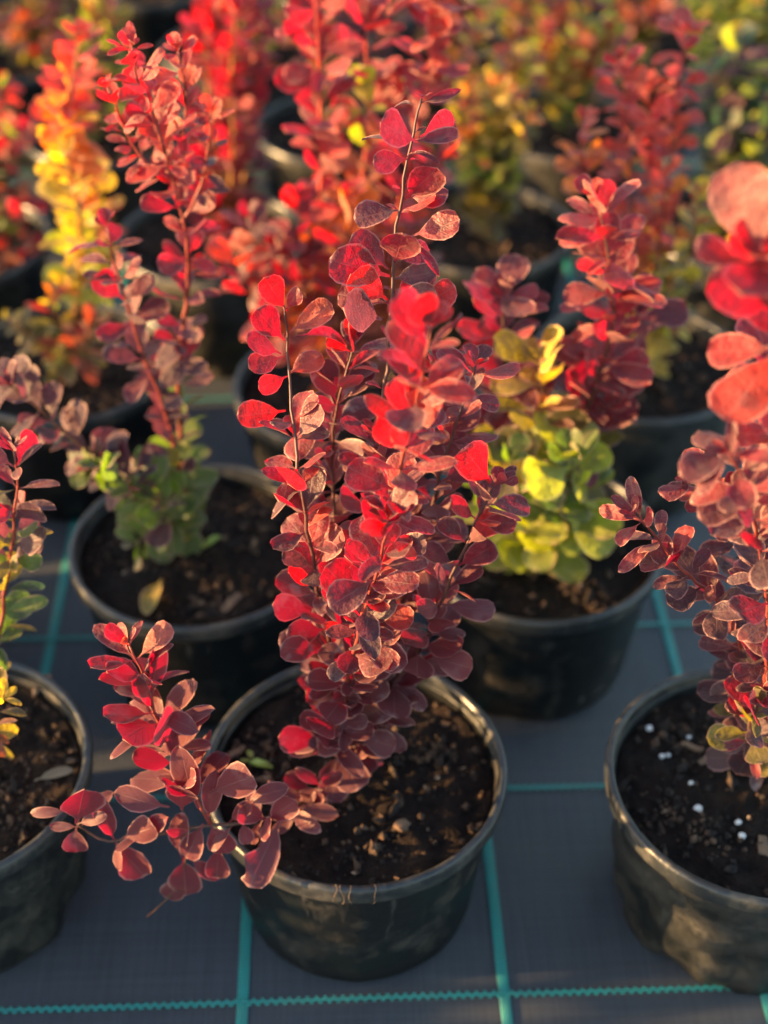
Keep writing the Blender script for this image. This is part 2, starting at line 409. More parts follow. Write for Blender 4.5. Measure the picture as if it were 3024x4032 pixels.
class Plant:
    def __init__(s, key, label, seed, cat='shrub', group='barberry shrubs growing in the nursery pots', lk=1.22, gk=.88):
        s.lk, s.gk = lk, gk
        s.key = key; x, y, _, _ = POTS[key]; s.R = random.Random(seed)
        s.base = Vector((x, y, .130)); s.leaves = []; s.Y = y
        s.root = tag(empty('barberry_shrub', s.base), label, cat, group)
    def stem(s, pts, r0=.0026, r1=.0008, col=(.10, .03, .025)):
        P = spline(pts); n = len(P)
        for i in range(2, n-1):
            q = P[i]*70+Vector((s.R.random()*.2, 0, len(s.leaves))); P[i] = P[i]+Vector((noise.noise(q), noise.noise(q+Vector((9, 0, 0))), noise.noise(q+Vector((0, 9, 0)))))*.0022
        L = [p-s.base for p in P]
        rad = [r0+(r1-r0)*(i/(n-1)) for i in range(n)]
        o = mesh_obj('stem', *tube(L, rad, 6), M_STEM, s.root); o.color = (*col, 1)
        return P
    def leaf(s, p, d, nrm, ln, col, kind=None, me=None):
        R = s.R; d = d.normalized(); nrm = nrm - d*nrm.dot(d)
        if nrm.length < 1e-3: nrm = d.orthogonal()
        nrm.normalize(); x = d.cross(nrm)
        if me is None: me = R.choice(kind or ROUND)
        m = Matrix(((x.x, d.x, nrm.x, 0), (x.y, d.y, nrm.y, 0), (x.z, d.z, nrm.z, 0), (0, 0, 0, 1)))
        wj = R.uniform(.88, 1.1)
        s.leaves.append((p.copy(), Matrix.Translation(p-s.base) @ m @ Matrix.Diagonal((ln*wj, ln, ln, 1)), me, col))
    def foliage(s, P, t0=.2, t1=1, gap=.014, per=(3, 5), size=(.026, .018), cols=(('maroon',),), kind=None, elev=30, tip=True, side=0, spread=0):
        """whorls of leaves at the nodes of a stem; cols runs from the foot of the stem to its tip"""
        R = s.R; kind = kind or ROUND*3+SPOON
        tot = sum((P[i+1]-P[i]).length for i in range(len(P)-1)); acc = 0; nxt = t0*tot; phi = R.uniform(0, 6)
        for i in range(len(P)-1):
            seg = (P[i+1]-P[i]).length
            while acc+seg > nxt and nxt <= t1*tot:
                t = nxt/tot; p = P[i].lerp(P[i+1], (nxt-acc)/seg); T = (P[i+1]-P[i]).normalized()
                k = R.randint(*per); phi += 2.4
                a = T.orthogonal().normalized(); b = T.cross(a)
                if side:
                    ph = R.uniform(0, 6.28); q = p + (a*math.cos(ph)+b*math.sin(ph))*R.uniform(.2, 1)*side
                else: q = p
                for j in range(k):
                    ph = phi + 6.283*j/k + R.uniform(-.5, .5); e = RAD(R.gauss(elev, 17))
                    r = a*math.cos(ph)+b*math.sin(ph)
                    d = r*math.cos(e)+T*math.sin(e)+Vector((0, 0, R.uniform(-.15, .18)))
                    nn = T*.75+Vector((.10, -.34, .62))+Vector((R.gauss(0, .33), R.gauss(0, .33), R.gauss(0, .25)))
                    ln = (size[0]+(size[1]-size[0])*t)*R.uniform(.68, 1.18)*s.lk
                    ci = min(len(cols)-1, max(0, int(t*len(cols)+R.gauss(0, .35))))
                    s.leaf(q+d*.001, d, nn, ln, R.choice(cols[ci]), kind)
                nxt += gap*s.gk*R.uniform(.7, 1.3)
            acc += seg
        if tip:
            T = (P[-1]-P[-3]).normalized(); a = T.orthogonal().normalized(); b = T.cross(a)
            for j in range(5):
                ph = 6.283*j/5+R.uniform(-.3, .3); e = RAD(R.uniform(35, 70)); r = a*math.cos(ph)+b*math.sin(ph)
                s.leaf(P[-1], r*math.cos(e)+T*math.sin(e), T+Vector((R.gauss(0, .3), -.3, .3)), size[1]*R.uniform(.45, .95), R.choice(cols[-1]), kind)
    def shoot(s, px, foot=None, r0=.0022, col=(.10, .03, .025), **kw):
        """px: (x, y, depth offset) marks in the photograph from foot to tip"""
        pts = [at(a, b, s.Y+c) for a, b, c in px]
        if foot is not None: pts = [foot]+pts
        P = s.stem(pts, r0, .0007, col); s.foliage(P, **kw); return P
    def hero(s, bx, by, tx, ty, yb, yt, col, wide=1, nrm=(-.05, -.55, .75), me=None, kind=None):
        a, b = at(bx, by, s.Y+yb), at(tx, ty, s.Y+yt); d = b-a
        s.leaf(a, d, Vector(nrm), d.length*1.25, col, kind or (ROUND if wide else NARROW), me)
    def done(s):
        L = s.leaves
        if len(L) > 300:
            L.sort(key=lambda q: (q[0]-CAM).length)
        for p, m, me, col in L[:300]:
            o = bpy.data.objects.new('leaf', me); COL.objects.link(o); o.parent = s.root; o.matrix_basis = m
            o.color = (*PAL[col], 1)
        if len(L) > 300:
            bycol = {}
            bm = bmesh.new()
            for p, m, me, col in L[300:]:
                k = me.copy(); k.transform(m); bm.from_mesh(k); bpy.data.meshes.remove(k)
            me = bpy.data.meshes.new('inner_leaves'); bm.to_mesh(me); bm.free(); me.materials.append(M_LEAF)
            o = bpy.data.objects.new('inner_leaves', me); COL.objects.link(o); o.parent = s.root; o['kind'] = 'stuff'
            o.color = (*PAL[L[300][3]], 1)
        return s.root

#PLANTS#
# ------------------------------------------------------------------ where the pots stand (rows staggered)
for key, x, y, bv, sv, label in (
    ('A0', .090, .106, 0, 0, 'black pot with rootlets over its rim holding the tall maroon barberry'),
    ('A1', .392, .084, 1, 1, 'muddy dented black pot with white perlite grains on its soil'),
    ('A-1', -.225, .116, 2, 2, 'muddy wrinkled black pot with a dried leaf on its soil'),
    ('B0', -.045, .369, 3, 3, 'black pot with a yellow curled leaf lying on its soil'),
    ('B1', .2586, .3666, 3, 2, 'black pot of the barberry with lime green lower leaves'),
    ('B-1', -.355, .372, 1, 0, 'black pot behind the wrinkled pot with the dried leaf'),
    ('C-1', -.200, .667, 0, 1, 'black pot holding the yellow and orange barberry'),
    ('C0', .090, .616, 3, 3, 'black pot below the two-stemmed scarlet barberry'),
    ('C1', .402, .650, 1, 0, 'black pot of the coral red barberry with yellow-green lower leaves'),
    ('D-1', -.370, .930, 0, 2, 'black pot of the low green barberry with red tips'),
    ('D0', -.0625, .930, 2, 1, 'black pot of the dense crimson column barberry'),
    ('D1', .260, .945, 0, 3, 'black pot with bare brown soil under the olive and orange barberry'),
    ('D2', .570, .940, 3, 0, 'black pot of the dark green barberry with yellow flecks'),
    ('E-1', -.220, 1.230, 1, 1, 'black pot of the mauve and green barberry behind the yellow one'),
    ('E0', .0916, 1.230, 0, 2, 'black pot with sunlit edge behind the scarlet two-stemmed barberry'),
    ('E1', .400, 1.230, 2, 3, 'black pot of the copper orange barberry'),
    ('E2', .710, 1.230, 3, 1, 'black pot of the bright green barberry with a yellow top leaf'),
    ('F-1', -.370, 1.510, 0, 0, 'black pot of the dusky rose barberry in the far rows'),
    ('F0', -.060, 1.510, 1, 2, 'black pot of the thin lime barberry in the far rows'),
    ('F1', .250, 1.510, 2, 1, 'black pot of the rusty red barberry in the far rows'),
    ('F2', .560, 1.510, 3, 3, 'black pot of the olive and lime barberry in the far rows'),
    ('G-1', -.220, 1.800, 0, 0, 'black pot of the crimson barberry in the last rows'),
    ('G0', .090, 1.800, 1, 2, 'black pot of the olive barberry in the last rows'),
    ('G1', .400, 1.800, 2, 1, 'black pot of the copper barberry in the last rows'),
    ('G2', .710, 1.800, 3, 3, 'black pot of the green barberry in the last rows'),
    ('G-2', -.530, 1.800, 3, 3, 'black pot of the lime barberry in the last rows'),
    ('E-2', -.530, 1.230, 2, 2, 'black pot of the plum barberry beside the mauve and green one'),
    ('F-2', -.680, 1.510, 2, 2, 'black pot of the yellowing barberry in the far rows'),
    ('H0', -.060, 2.100, 0, 1, 'black pot of the rose barberry in the hindmost row'),
    ('H1', .250, 2.100, 1, 0, 'black pot of the rust barberry in the hindmost row'),
    ('H2', .560, 2.100, 2, 3, 'black pot of the dark green barberry in the hindmost row'),
    ('H-1', -.370, 2.100, 3, 2, 'black pot of the golden barberry in the hindmost row'),
    ('A-2', -.535, .110, 1, 3, 'black pot standing left of the wrinkled pot with the dried leaf'),
    ('B-2', -.665, .370, 0, 2, 'black pot of the bushy maroon barberry at the bed edge'),
    ('C-2', -.510, .660, 3, 1, 'black pot of the bushy crimson barberry at the bed edge'),
    ('D-2', -.680, .930, 2, 0, 'black pot of the bushy bronze barberry at the bed edge'),
    ('S1', -1.25, -.06, 0, 1, 'black pot of the broad plum barberry added out of view for shade'),  # unseen pots from here down, added to throw shade over mat and pots
    ('S2', -1.40, -.28, 1, 2, 'black pot of the broad olive barberry added out of view for shade'),
    ('S6', -1.02, -.20, 2, 0, 'black pot of the tall bronze barberry added out of view for shade'),
    ('S7', -1.50, -.52, 1, 2, 'black pot of the tall plum barberry added out of view for shade'),
    ('S8', -1.22, -.44, 0, 1, 'black pot of the tall olive barberry added out of view for shade'),
    ('S3', -1.45, .22, 2, 3, 'black pot of the broad maroon barberry added out of view for shade'),
    ('S4', -1.62, .02, 0, 1, 'black pot of the broad rust barberry added out of view for shade'),
    ('S5', -1.36, .48, 3, 0, 'black pot of the broad green barberry added out of view for shade')):
    make_pot(key, x, y, label, bv, sv)

DARK = (.085, .022, .018); REDS = (.26, .035, .025); BROWN = (.12, .05, .03)

# ---- the tall maroon barberry in the middle
p = Plant('A0', 'tall maroon and crimson barberry with one slender shoot rising above its leafy mass', 3, gk=.74, lk=1.25)
def a0(*q):                                                   # the shrub leans a little away from the path
    return [(x, y, (1640-y)*9e-5 + (c[0] if c else 0)) for x, y, *c in q]
f0 = at_z(748, 1640, .128)
MA = (('maroon', 'maroon', 'crimson', 'plum'), ('maroon', 'maroon', 'crimson', 'plum'), ('maroon', 'crimson', 'plum', 'red'), ('maroon', 'crimson', 'red'))
kw = dict(gap=.0205, per=(3, 4), size=(.0285, .024), cols=MA, elev=28)
P1 = p.shoot(a0((758, 1560), (775, 1400), (795, 1200), (815, 1000), (835, 800), (845, 680), (850, 580), (856, 490), (868, 420), (880, 350), (893, 290), (905, 235), (911, 212)), f0, .0026, DARK, t0=.12, t1=.56, tip=False, **kw)
p.shoot(a0((735, 1500, -.01), (702, 1350, -.02), (676, 1200, -.03), (652, 1060, -.03), (636, 950, -.02), (629, 850, -.01), (623, 760), (618, 690), (607, 650)), f0, .0026, DARK, t0=.1, t1=.80, tip=False, **kw)
p.shoot(a0((765, 1500, -.02), (790, 1350, -.05), (830, 1150, -.08), (880, 960, -.11), (905, 850, -.13), (918, 770, -.145), (930, 705, -.15)), f0, .0026, REDS, t0=.12, t1=.98, **{**kw, 'cols': MA+(('crimson', 'red'),)})
p.shoot(a0((775, 1540), (850, 1350, .01), (915, 1150, .01), (965, 980), (1000, 870), (1028, 790)), f0, .0026, DARK, t0=.2, **kw)
p.shoot(a0((770, 1600), (840, 1490, -.01), (912, 1390, -.02), (960, 1280, -.03), (1002, 1190, -.03), (1040, 1105, -.03), (1068, 1050, -.03)), f0, .0026, DARK, t0=.25, **kw)
p.shoot(a0((752, 1580, -.02), (752, 1480, -.04), (770, 1380, -.06), (795, 1290, -.08), (825, 1200, -.10), (840, 1125, -.11)), f0, .0026, REDS, t0=.08, **kw)
p.shoot(a0((765, 1550, .01), (735, 1320, .02), (722, 1120, .03), (718, 960, .03), (735, 850, .02), (765, 740, .02)), f0, .0026, DARK, t0=.2, **kw)
p.shoot(a0((780, 1450, .02), (850, 1230, .03), (905, 1050, .03), (940, 900, .02), (950, 790, .02)), f0, .0026, DARK, t0=.15, **kw)
p.shoot(a0((735, 1620, -.01), (720, 1590, -.03), (735, 1545, -.04)), f0, .002, REDS, t0=.3, **{**kw, 'gap': .016})
p.foliage(P1, t0=.55, t1=.97, gap=.022, per=(1, 3), size=(.013, .008), cols=(('crimson', 'maroon'),), kind=SPOON, tip=True, elev=45)
for bx, by, tx, ty, yb, yt, c, wd, nr in (
    (909, 222, 976, 202, .128, .122, 'maroon', 0, (-.3, -.75, .2)), (897, 227, 851, 211, .128, .135, 'plum', 0, (.1, -.1, 1)),
    (904, 308, 835, 273, .12, .11, 'maroon', 1, (.05, -.6, .7)), (897, 303, 972, 297, .12, .112, 'crimson', 1, (.1, -.35, .8)),
    (905, 297, 968, 268, .122, .14, 'crimson', 1, (.4, -.6, .4)), (870, 308, 797, 283, .122, .135, 'plum', 0, (0, -.1, 1)),
    (881, 343, 822, 352, .117, .105, 'maroon', 1, (-.5, -.8, .25)), (883, 333, 929, 322, .118, .11, 'maroon', 0, (0, -.2, .9)),
    (878, 430, 930, 375, .11, .10, 'crimson', 1, (.35, -.8, .4)), (880, 427, 945, 420, .11, .10, 'crimson', 1, (.3, -.6, .6)),
    (874, 450, 925, 440, .108, .095, 'red', 1, (.2, -.3, .8)), (865, 454, 786, 461, .107, .10, 'maroon', 1, (-.15, -.35, .85)),
    (888, 510, 971, 482, .103, .095, 'crimson', 1, (.2, -.5, .8)), (884, 518, 942, 568, .102, .085, 'crimson', 0, (.3, -.4, .5)),
    (851, 570, 866, 520, .098, .075, 'crimson', 1, (-.1, -.8, .3)), (842, 597, 746, 568, .095, .085, 'crimson', 1, (.05, -.75, .55)),
    (841, 583, 776, 520, .096, .10, 'maroon', 1, (.0, -.75, .55)), (846, 602, 926, 590, .095, .10, 'plum', 1, (.1, -.6, .6)),
    (850, 560, 912, 545, .098, .11, 'maroon', 1, (.3, -.6, .6)), (838, 648, 785, 607, .09, .08, 'red', 1, (.3, -.8, .4)),
    (846, 650, 925, 640, .09, .085, 'maroon', 1, (.1, -.6, .7)), (852, 640, 905, 610, .09, .10, 'crimson', 1, (.2, -.6, .6)),
    (903, 668, 968, 630, .088, .09, 'red', 1, (.4, -.7, .4)), (838, 655, 752, 640, .09, .10, 'crimson', 1, (.1, -.6, .6)),
    (826, 690, 757, 668, .086, .07, 'plum', 1, (-.1, -.7, .6)), (840, 690, 900, 715, .086, .07, 'crimson', 1, (0, -.7, .6)),
    (619, 672, 579, 612, .087, .085, 'red', 1, (.35, -.8, .35)), (618, 668, 637, 640, .087, .08, 'crimson', 1, (0, -.7, .5)),
    (615, 736, 564, 680, .082, .08, 'crimson', 1, (.35, -.8, .4)), (607, 764, 548, 738, .08, .07, 'maroon', 1, (0, -.6, .7)),
    (625, 718, 700, 670, .083, .09, 'pink', 1, (-.5, -.7, .3)), (640, 728, 756, 700, .083, .10, 'maroon', 0, (-.1, -.4, .8)),
    (612, 770, 552, 790, .08, .07, 'crimson', 1, (.1, -.6, .6)), (622, 808, 682, 770, .075, .085, 'pink', 1, (-.5, -.7, .3)),
    (622, 812, 570, 835, .075, .065, 'red', 1, (.2, -.7, .6)), (617, 887, 534, 897, .07, .06, 'red', 1, (.3, -.75, .5)),
    (930, 705, 905, 655, -.06, -.07, 'red', 1, (.2, -.8, .5)), (930, 705, 965, 668, -.06, -.055, 'red', 1, (.3, -.7, .5)),
    (1085, 1045, 1113, 1038, .02, .02, 'crimson', 1, (.2, -.6, .7)), (1060, 1045, 1025, 990, .02, .01, 'red', 1, (.3, -.7, .5)),
    (690, 1410, 630, 1400, -.01, -.02, 'crimson', 1, (-.2, -.6, .7)), (670, 1320, 606, 1310, 0, -.01, 'crimson', 1, (-.2, -.6, .7)),
    (930, 1420, 1003, 1440, -.01, -.02, 'maroon', 1, (.1, -.6, .7)), (690, 1600, 620, 1595, -.02, -.03, 'rust', 1, (-.3, -.6, .6)),
    (770, 1585, 838, 1610, -.02, -.03, 'red', 1, (.2, -.7, .6))):
    p.hero(bx, by, tx, ty, yb, yt, c, wd, nr)
# its low branch that hangs over the left side of the pot
f1 = at_z(705, 1690, .134)
BR = dict(size=(.026, .018), cols=(('plum', 'maroon'), ('maroon', 'crimson'), ('rust', 'crimson', 'maroon', 'orange'), ('crimson', 'pink', 'rust')), kind=ROUND+SPOON*2, per=(2, 4), gap=.016)
B_ = p.stem([f1]+[at(a, b, p.Y+c) for a, b, c in ((650, 1735, -.042), (600, 1762, -.065), (530, 1776, -.08), (460, 1782, -.085), (390, 1793, -.085), (300, 1806, -.085), (240, 1815, -.085), (185, 1800, -.085), (165, 1778, -.085))], .0019, .0007, BROWN)
p.foliage(B_, t0=.12, t1=.42, **{**BR, 'size': (.021, .026), 'gap': .018, 'tip': False, 'per': (2, 3)})
p.foliage(B_, t0=.5, t1=1, **{**BR, 'size': (.022, .022), 'gap': .034, 'tip': False, 'per': (1, 2)})
U_ = p.stem([at(a, b, p.Y+c) for a, b, c in ((455, 1780, -.085), (430, 1735, -.08), (395, 1670, -.07), (355, 1590, -.055), (325, 1510, -.045), (303, 1440, -.035), (280, 1395, -.03))], .0017, .0007, REDS)
p.foliage(U_, t0=.2, t1=1, **{**BR, 'gap': .0125, 'size': (.030, .028), 'per': (3, 4)})
for bx, by, tx, ty, c, k, nr in (
    (429, 1746, 391, 1670, 'maroon', SPOON, (-.1, -.8, .5)), (452, 1713, 530, 1680, 'maroon', ROUND, (0, -.7, .6)),
    (366, 1743, 272, 1728, 'crimson', SPOON, (-.1, -.7, .6)), (393, 1752, 392, 1705, 'olive', ROUND, (0, -.8, .5)),
    (449, 1769, 458, 1712, 'olive', SPOON, (0, -.8, .5)), (439, 1779, 411, 1835, 'plum', ROUND, (0, -.75, .6)),
    (452, 1779, 484, 1832, 'plum', ROUND, (0, -.75, .6)), (472, 1826, 469, 1882, 'plum', ROUND, (0, -.75, .6)),
    (578, 1773, 626, 1738, 'maroon', ROUND, (0, -.7, .6)), (575, 1769, 526, 1754, 'plum', ROUND, (.1, -.7, .6)),
    (522, 1776, 534, 1812, 'plum', ROUND, (0, -.7, .6)), (495, 1776, 533, 1744, 'maroon', SPOON, (0, -.6, .6)),
    (525, 1735, 588, 1705, 'crimson', SPOON, (-.2, -.4, .8)), (396, 1850, 400, 1918, 'crimson', ROUND, (.1, -.8, .5)),
    (409, 1898, 363, 1938, 'crimson', ROUND, (0, -.8, .5)), (406, 1852, 464, 1893, 'crimson', SPOON, (.2, -.7, .5)),
    (392, 1850, 375, 1800, 'bronze', SPOON, (-.4, -.7, .4)), (247, 1817, 298, 1877, 'maroon', ROUND, (0, -.8, .5)),
    (247, 1816, 222, 1754, 'bronze', SPOON, (.3, -.8, .3)), (262, 1812, 322, 1788, 'rust', ROUND, (-.2, -.7, .5)),
    (300, 1806, 345, 1776, 'maroon', SPOON, (0, -.6, .7)), (164, 1780, 180, 1718, 'crimson', ROUND, (.2, -.85, .3)),
    (150, 1752, 80, 1757, 'rust', SPOON, (-.3, -.6, .6)), (164, 1784, 162, 1837, 'crimson', ROUND, (0, -.8, .5)),
    (166, 1780, 212, 1765, 'bronze', SPOON, (0, -.5, .7)), (640, 1790, 660, 1822, 'red', SPOON, (.1, -.6, .6)),
    (655, 1740, 678, 1710, 'red', ROUND, (0, -.7, .6)), (700, 1705, 720, 1668, 'maroon', ROUND, (.2, -.7, .6)),
    (640, 1755, 672, 1720, 'orange', SPOON, (-.4, -.6, .5)), (695, 1700, 652, 1668, 'red', SPOON, (-.2, -.6, .6))):
    yb = -.086 if bx < 480 else -.08 if bx < 610 else -.04
    p.hero(bx, by, tx, ty, yb, yb-.004, c, 1, nr, None, k)
p.hero(608, 1766, 553, 1884, -.07, -.105, 'crimson', 1, (-.1, -.8, .5), BITTEN)
p.stem([at(a, b, p.Y-.086) for a, b in ((400, 1795), (402, 1850), (385, 1915), (350, 1950), (318, 1980))], .0011, .0006, BROWN)
p.done()

# ---- the barberry of the perlite pot, reaching in front
p = Plant('A1', 'dusty plum barberry with blurred scarlet shoot over the perlite pot', 21, lk=1.2, gk=.95)
f = at_z(1640, 1660, .13)
W = dict(gap=.0185, per=(3, 5), size=(.030, .022))
PL = (('plum', 'olive'), ('plum', 'maroon'), ('plum', 'maroon'), ('maroon', 'crimson'))
p.shoot([(1632, 1560, 0), (1600, 1400, 0), (1555, 1300, 0), (1490, 1245, -.01), (1440, 1195, -.01), (1410, 1150, -.01), (1372, 1115, -.01)], f, .0026, REDS, t0=.15, cols=PL, kind=ROUND+SPOON, **W)
p.shoot([(1650, 1500, .03), (1630, 1350, .04), (1610, 1200, .05), (1560, 1090, .05), (1500, 1040, .05)], f, .0026, DARK, t0=.15, cols=PL, **W)
p.shoot([(1650, 1520, -.02), (1660, 1350, -.05), (1640, 1180, -.06), (1610, 1050, -.08), (1575, 980, -.09)], f, .0026, REDS, t0=.15, cols=(('plum',), ('plum', 'maroon'), ('plum', 'maroon'), ('crimson', 'maroon')), kind=ROUND+SPOON, **W)
p.shoot([(1675, 1500, .02), (1720, 1250, .0), (1715, 1000, -.03), (1690, 800, -.06), (1660, 650, -.075), (1645, 560, -.08)], f, .003, REDS, t0=.3, cols=(('plum',), ('plum', 'maroon'), ('maroon', 'crimson'), ('crimson', 'red'), ('crimson', 'red')), gap=.032, per=(4, 5), size=(.030, .037), kind=ROUND)
p.shoot([(1625, 1610, -.02), (1615, 1575, -.04), (1640, 1520, -.05)], f, .002, BROWN, t0=.3, cols=(('plum', 'olive', 'crimson'),), **W)
p.done()

# ---- the barberry of the wrinkled pot, at the left edge
p = Plant('A-1', 'dusty green and plum barberry above the wrinkled pot with the dried leaf', 31)
f = Vector((-.21, .116, .13))
GR = (('olive', 'bronze'), ('green', 'olive'), ('green', 'dkgreen', 'olive'), ('green', 'olive', 'plum'), ('plum', 'olive', 'plum'), ('maroon', 'plum', 'crimson'))
p.shoot([(-60, 1500, .03), (-5, 1380, .05), (15, 1260, .06), (28, 1140, .06), (40, 1050, .06), (30, 975, .06)], f, .0026, REDS, t0=.25, cols=GR, kind=ROUND+SPOON*2, gap=.0165, per=(3, 4), size=(.025, .024))
p.shoot([(-60, 1600, -.02), (-20, 1560, -.03), (5, 1510, -.03)], f, .002, BROWN, t0=.3, cols=(('yellow', 'olive', 'bronze'),), kind=SPOON, **W)
p.done()

# ---- left of the middle: red head, plum leaves, green foot
p = Plant('B0', 'tall open barberry with scarlet head and plum lower leaves over the yellow curled leaf', 41, lk=1.27)
f = at_z(407, 1155, .13); f2 = at_z(385, 1150, .13)
H = dict(gap=.019, per=(3, 4), size=(.027, .021))
C1_ = (('green', 'plum', 'yellow'), ('plum', 'olive'), ('plum',), ('maroon', 'plum'), ('maroon', 'crimson'))
p.shoot([(395, 1060, 0), (370, 930, 0), (330, 820, 0), (300, 740, 0), (272, 650, 0), (248, 570, 0), (232, 490, 0)], f, .0034, REDS, t0=.12, cols=C1_, **H)
C2_ = (('olive', 'plum', 'red'), ('plum', 'maroon'), ('maroon', 'crimson'), ('crimson', 'red'), ('red',))
p.shoot([(395, 1000, .02), (385, 850, .03), (392, 730, .03), (406, 620, .03), (405, 520, .02), (375, 400, .02), (345, 280, .02), (318, 190, .02), (280, 110, .02)], f, .0034, REDS, t0=.15, cols=C2_, **{**H, 'gap': .0225})
p.shoot([(372, 400, .03), (300, 330, .03), (260, 250, .03), (232, 190, .03)], None, .0016, REDS, t0=.1, cols=(('crimson',), ('red', 'crimson'), ('red',)), gap=.013, per=(3, 4), size=(.020, .014), kind=SPOON+ROUND)
p.shoot([(385, 430, .03), (395, 320, .04), (400, 200, .04), (385, 110, .04)], None, .0016, REDS, t0=.1, cols=(('crimson', 'pink'), ('crimson', 'red'), ('red', 'pink')), gap=.016, per=(3, 4), size=(.022, .016), kind=SPOON+ROUND)
p.shoot([(355, 330, .0), (330, 240, .0), (292, 150, .0), (285, 100, 0)], None, .0016, REDS, t0=.1, cols=(('crimson', 'pink'), ('red',), ('red',)), gap=.013, per=(3, 4), size=(.020, .015), kind=SPOON+ROUND)
p.shoot([(392, 480, .04), (430, 420, .05), (450, 330, .05), (455, 250, .05)], None, .0016, REDS, t0=.1, cols=(('plum', 'crimson'), ('plum', 'crimson'), ('pink', 'plum')), gap=.02, per=(2, 4), size=(.024, .018), kind=SPOON+ROUND)
p.shoot([(340, 1070, -.02), (260, 1010, -.03), (170, 960, -.04), (90, 890, -.04), (30, 830, -.04)], f2, .002, BROWN, t0=.12, cols=(('green', 'olive', 'plum'), ('plum', 'olive'), ('plum', 'dkgreen'), ('plum',)), gap=.015, per=(3, 4), size=(.025, .026))
p.shoot([(360, 1100, -.03), (310, 1060, -.04), (270, 1030, -.05), (200, 1010, -.05)], f2, .002, BROWN, t0=.1, cols=(('green', 'olive', 'yellow'), ('green', 'plum')), gap=.014, per=(3, 4), size=(.025, .025))
p.shoot([(350, 1130, -.02), (320, 1150, -.03), (300, 1170, -.03)], f2, .0016, BROWN, t0=.1, cols=(('green', 'plum', 'yellow', 'crimson'),), gap=.013, per=(2, 4), size=(.022, .024))
p.done()

# ---- right of the middle: lime foot, two rosy columns
p = Plant('B1', 'barberry with lime green foot and two rosy red leafy columns', 51, lk=1.6, gk=1.1)
f = Vector((.2586, .3666, .13))
LM = (('lime', 'green'), ('lime', 'green', 'olive'), ('maroon', 'olive'), ('maroon',), ('crimson', 'maroon'), ('crimson', 'maroon'))
p.shoot([(1150, 1080, 0), (1120, 950, 0), (1095, 830, 0), (1085, 720, 0), (1090, 640, 0)], f, .0028, BROWN, t0=.06, cols=LM, gap=.0165, per=(4, 5), size=(.029, .022))
p.shoot([(1190, 1080, -.01), (1245, 950, -.02), (1290, 820, -.02), (1325, 690, -.02), (1315, 570, -.02), (1300, 490, -.02), (1285, 425, -.02)], f, .0028, BROWN, t0=.06, cols=LM+(('crimson', 'red'), ('red', 'crimson')), gap=.0155, per=(4, 5), size=(.031, .022))
p.shoot([(1200, 1060, .01), (1270, 900, .02), (1345, 760, .02), (1375, 680, .02)], f, .0024, BROWN, t0=.15, cols=LM[:5], gap=.02, per=(3, 4), size=(.028, .025))
p.shoot([(1120, 1110, -.03), (1095, 1060, -.05), (1100, 1000, -.06)], f, .002, BROWN, t0=.05, cols=(('lime', 'green'), ('lime', 'green', 'olive')), gap=.012, per=(4, 5), size=(.030, .030))
p.shoot([(1200, 1110, -.03), (1230, 1060, -.05), (1235, 990, -.06)], f, .002, BROWN, t0=.05, cols=(('lime', 'green'), ('lime', 'green')), gap=.012, per=(4, 5), size=(.031, .031))
p.shoot([(1160, 1090, -.02), (1165, 980, -.03), (1170, 860, -.03), (1165, 780, -.03)], f, .002, BROWN, t0=.05, cols=(('lime', 'green'), ('lime', 'green'), ('lime', 'olive', 'bronze'), ('olive', 'yellow')), gap=.0155, per=(3, 5), size=(.030, .026))
p.done()

p = Plant('C-1', 'slender yellow and orange barberry behind the scarlet-headed one', 61)
f = Vector((-.200, .667, .13))
p.shoot([(160, 690, 0), (175, 560, 0), (165, 440, 0), (150, 330, 0), (150, 220, 0), (165, 120, 0), (172, 90, 0)], f, .003, (.4, .14, .03), t0=.28, cols=(('olive', 'yellow'), ('yellow', 'lime'), ('yellow', 'lime'), ('yellow', 'lime'), ('yellow', 'lime', 'yellow'), ('yellow', 'orange'), ('orange', 'yellow'), ('orange', 'scarlet'), ('pink', 'scarlet')), gap=.0155, per=(4, 6), size=(.033, .026), kind=SPOON+ROUND)
p.shoot([(170, 660, .02), (200, 560, .03), (215, 470, .03), (205, 380, .03)], f, .0022, (.4, .14, .03), t0=.3, cols=(('yellow', 'lime'), ('lime', 'rust'), ('orange', 'yellow')), gap=.017, per=(3, 5), size=(.026, .022), kind=SPOON+ROUND)
p.shoot([(110, 760, -.02), (60, 720, -.03), (20, 690, -.03)], f, .002, (.4, .14, .03), t0=.1, cols=(('olive', 'orange', 'yellow'), ('yellow', 'olive'), ('olive',)), gap=.013, per=(3, 5), size=(.024, .02), kind=SPOON)
p.shoot([(140, 730, -.02), (115, 660, -.02), (130, 610, -.02)], f, .002, (.4, .14, .03), t0=.1, cols=(('olive', 'orange'), ('yellow', 'scarlet', 'lime'), ('yellow', 'orange')), gap=.014, per=(3, 4), size=(.024, .02), kind=SPOON)
p.shoot([(160, 770, -.03), (185, 740, -.04), (200, 700, -.04)], f, .002, (.4, .14, .03), t0=.1, cols=(('rust', 'bronze', 'olive'),), gap=.013, per=(3, 4), size=(.026, .024), kind=SPOON)
p.done()

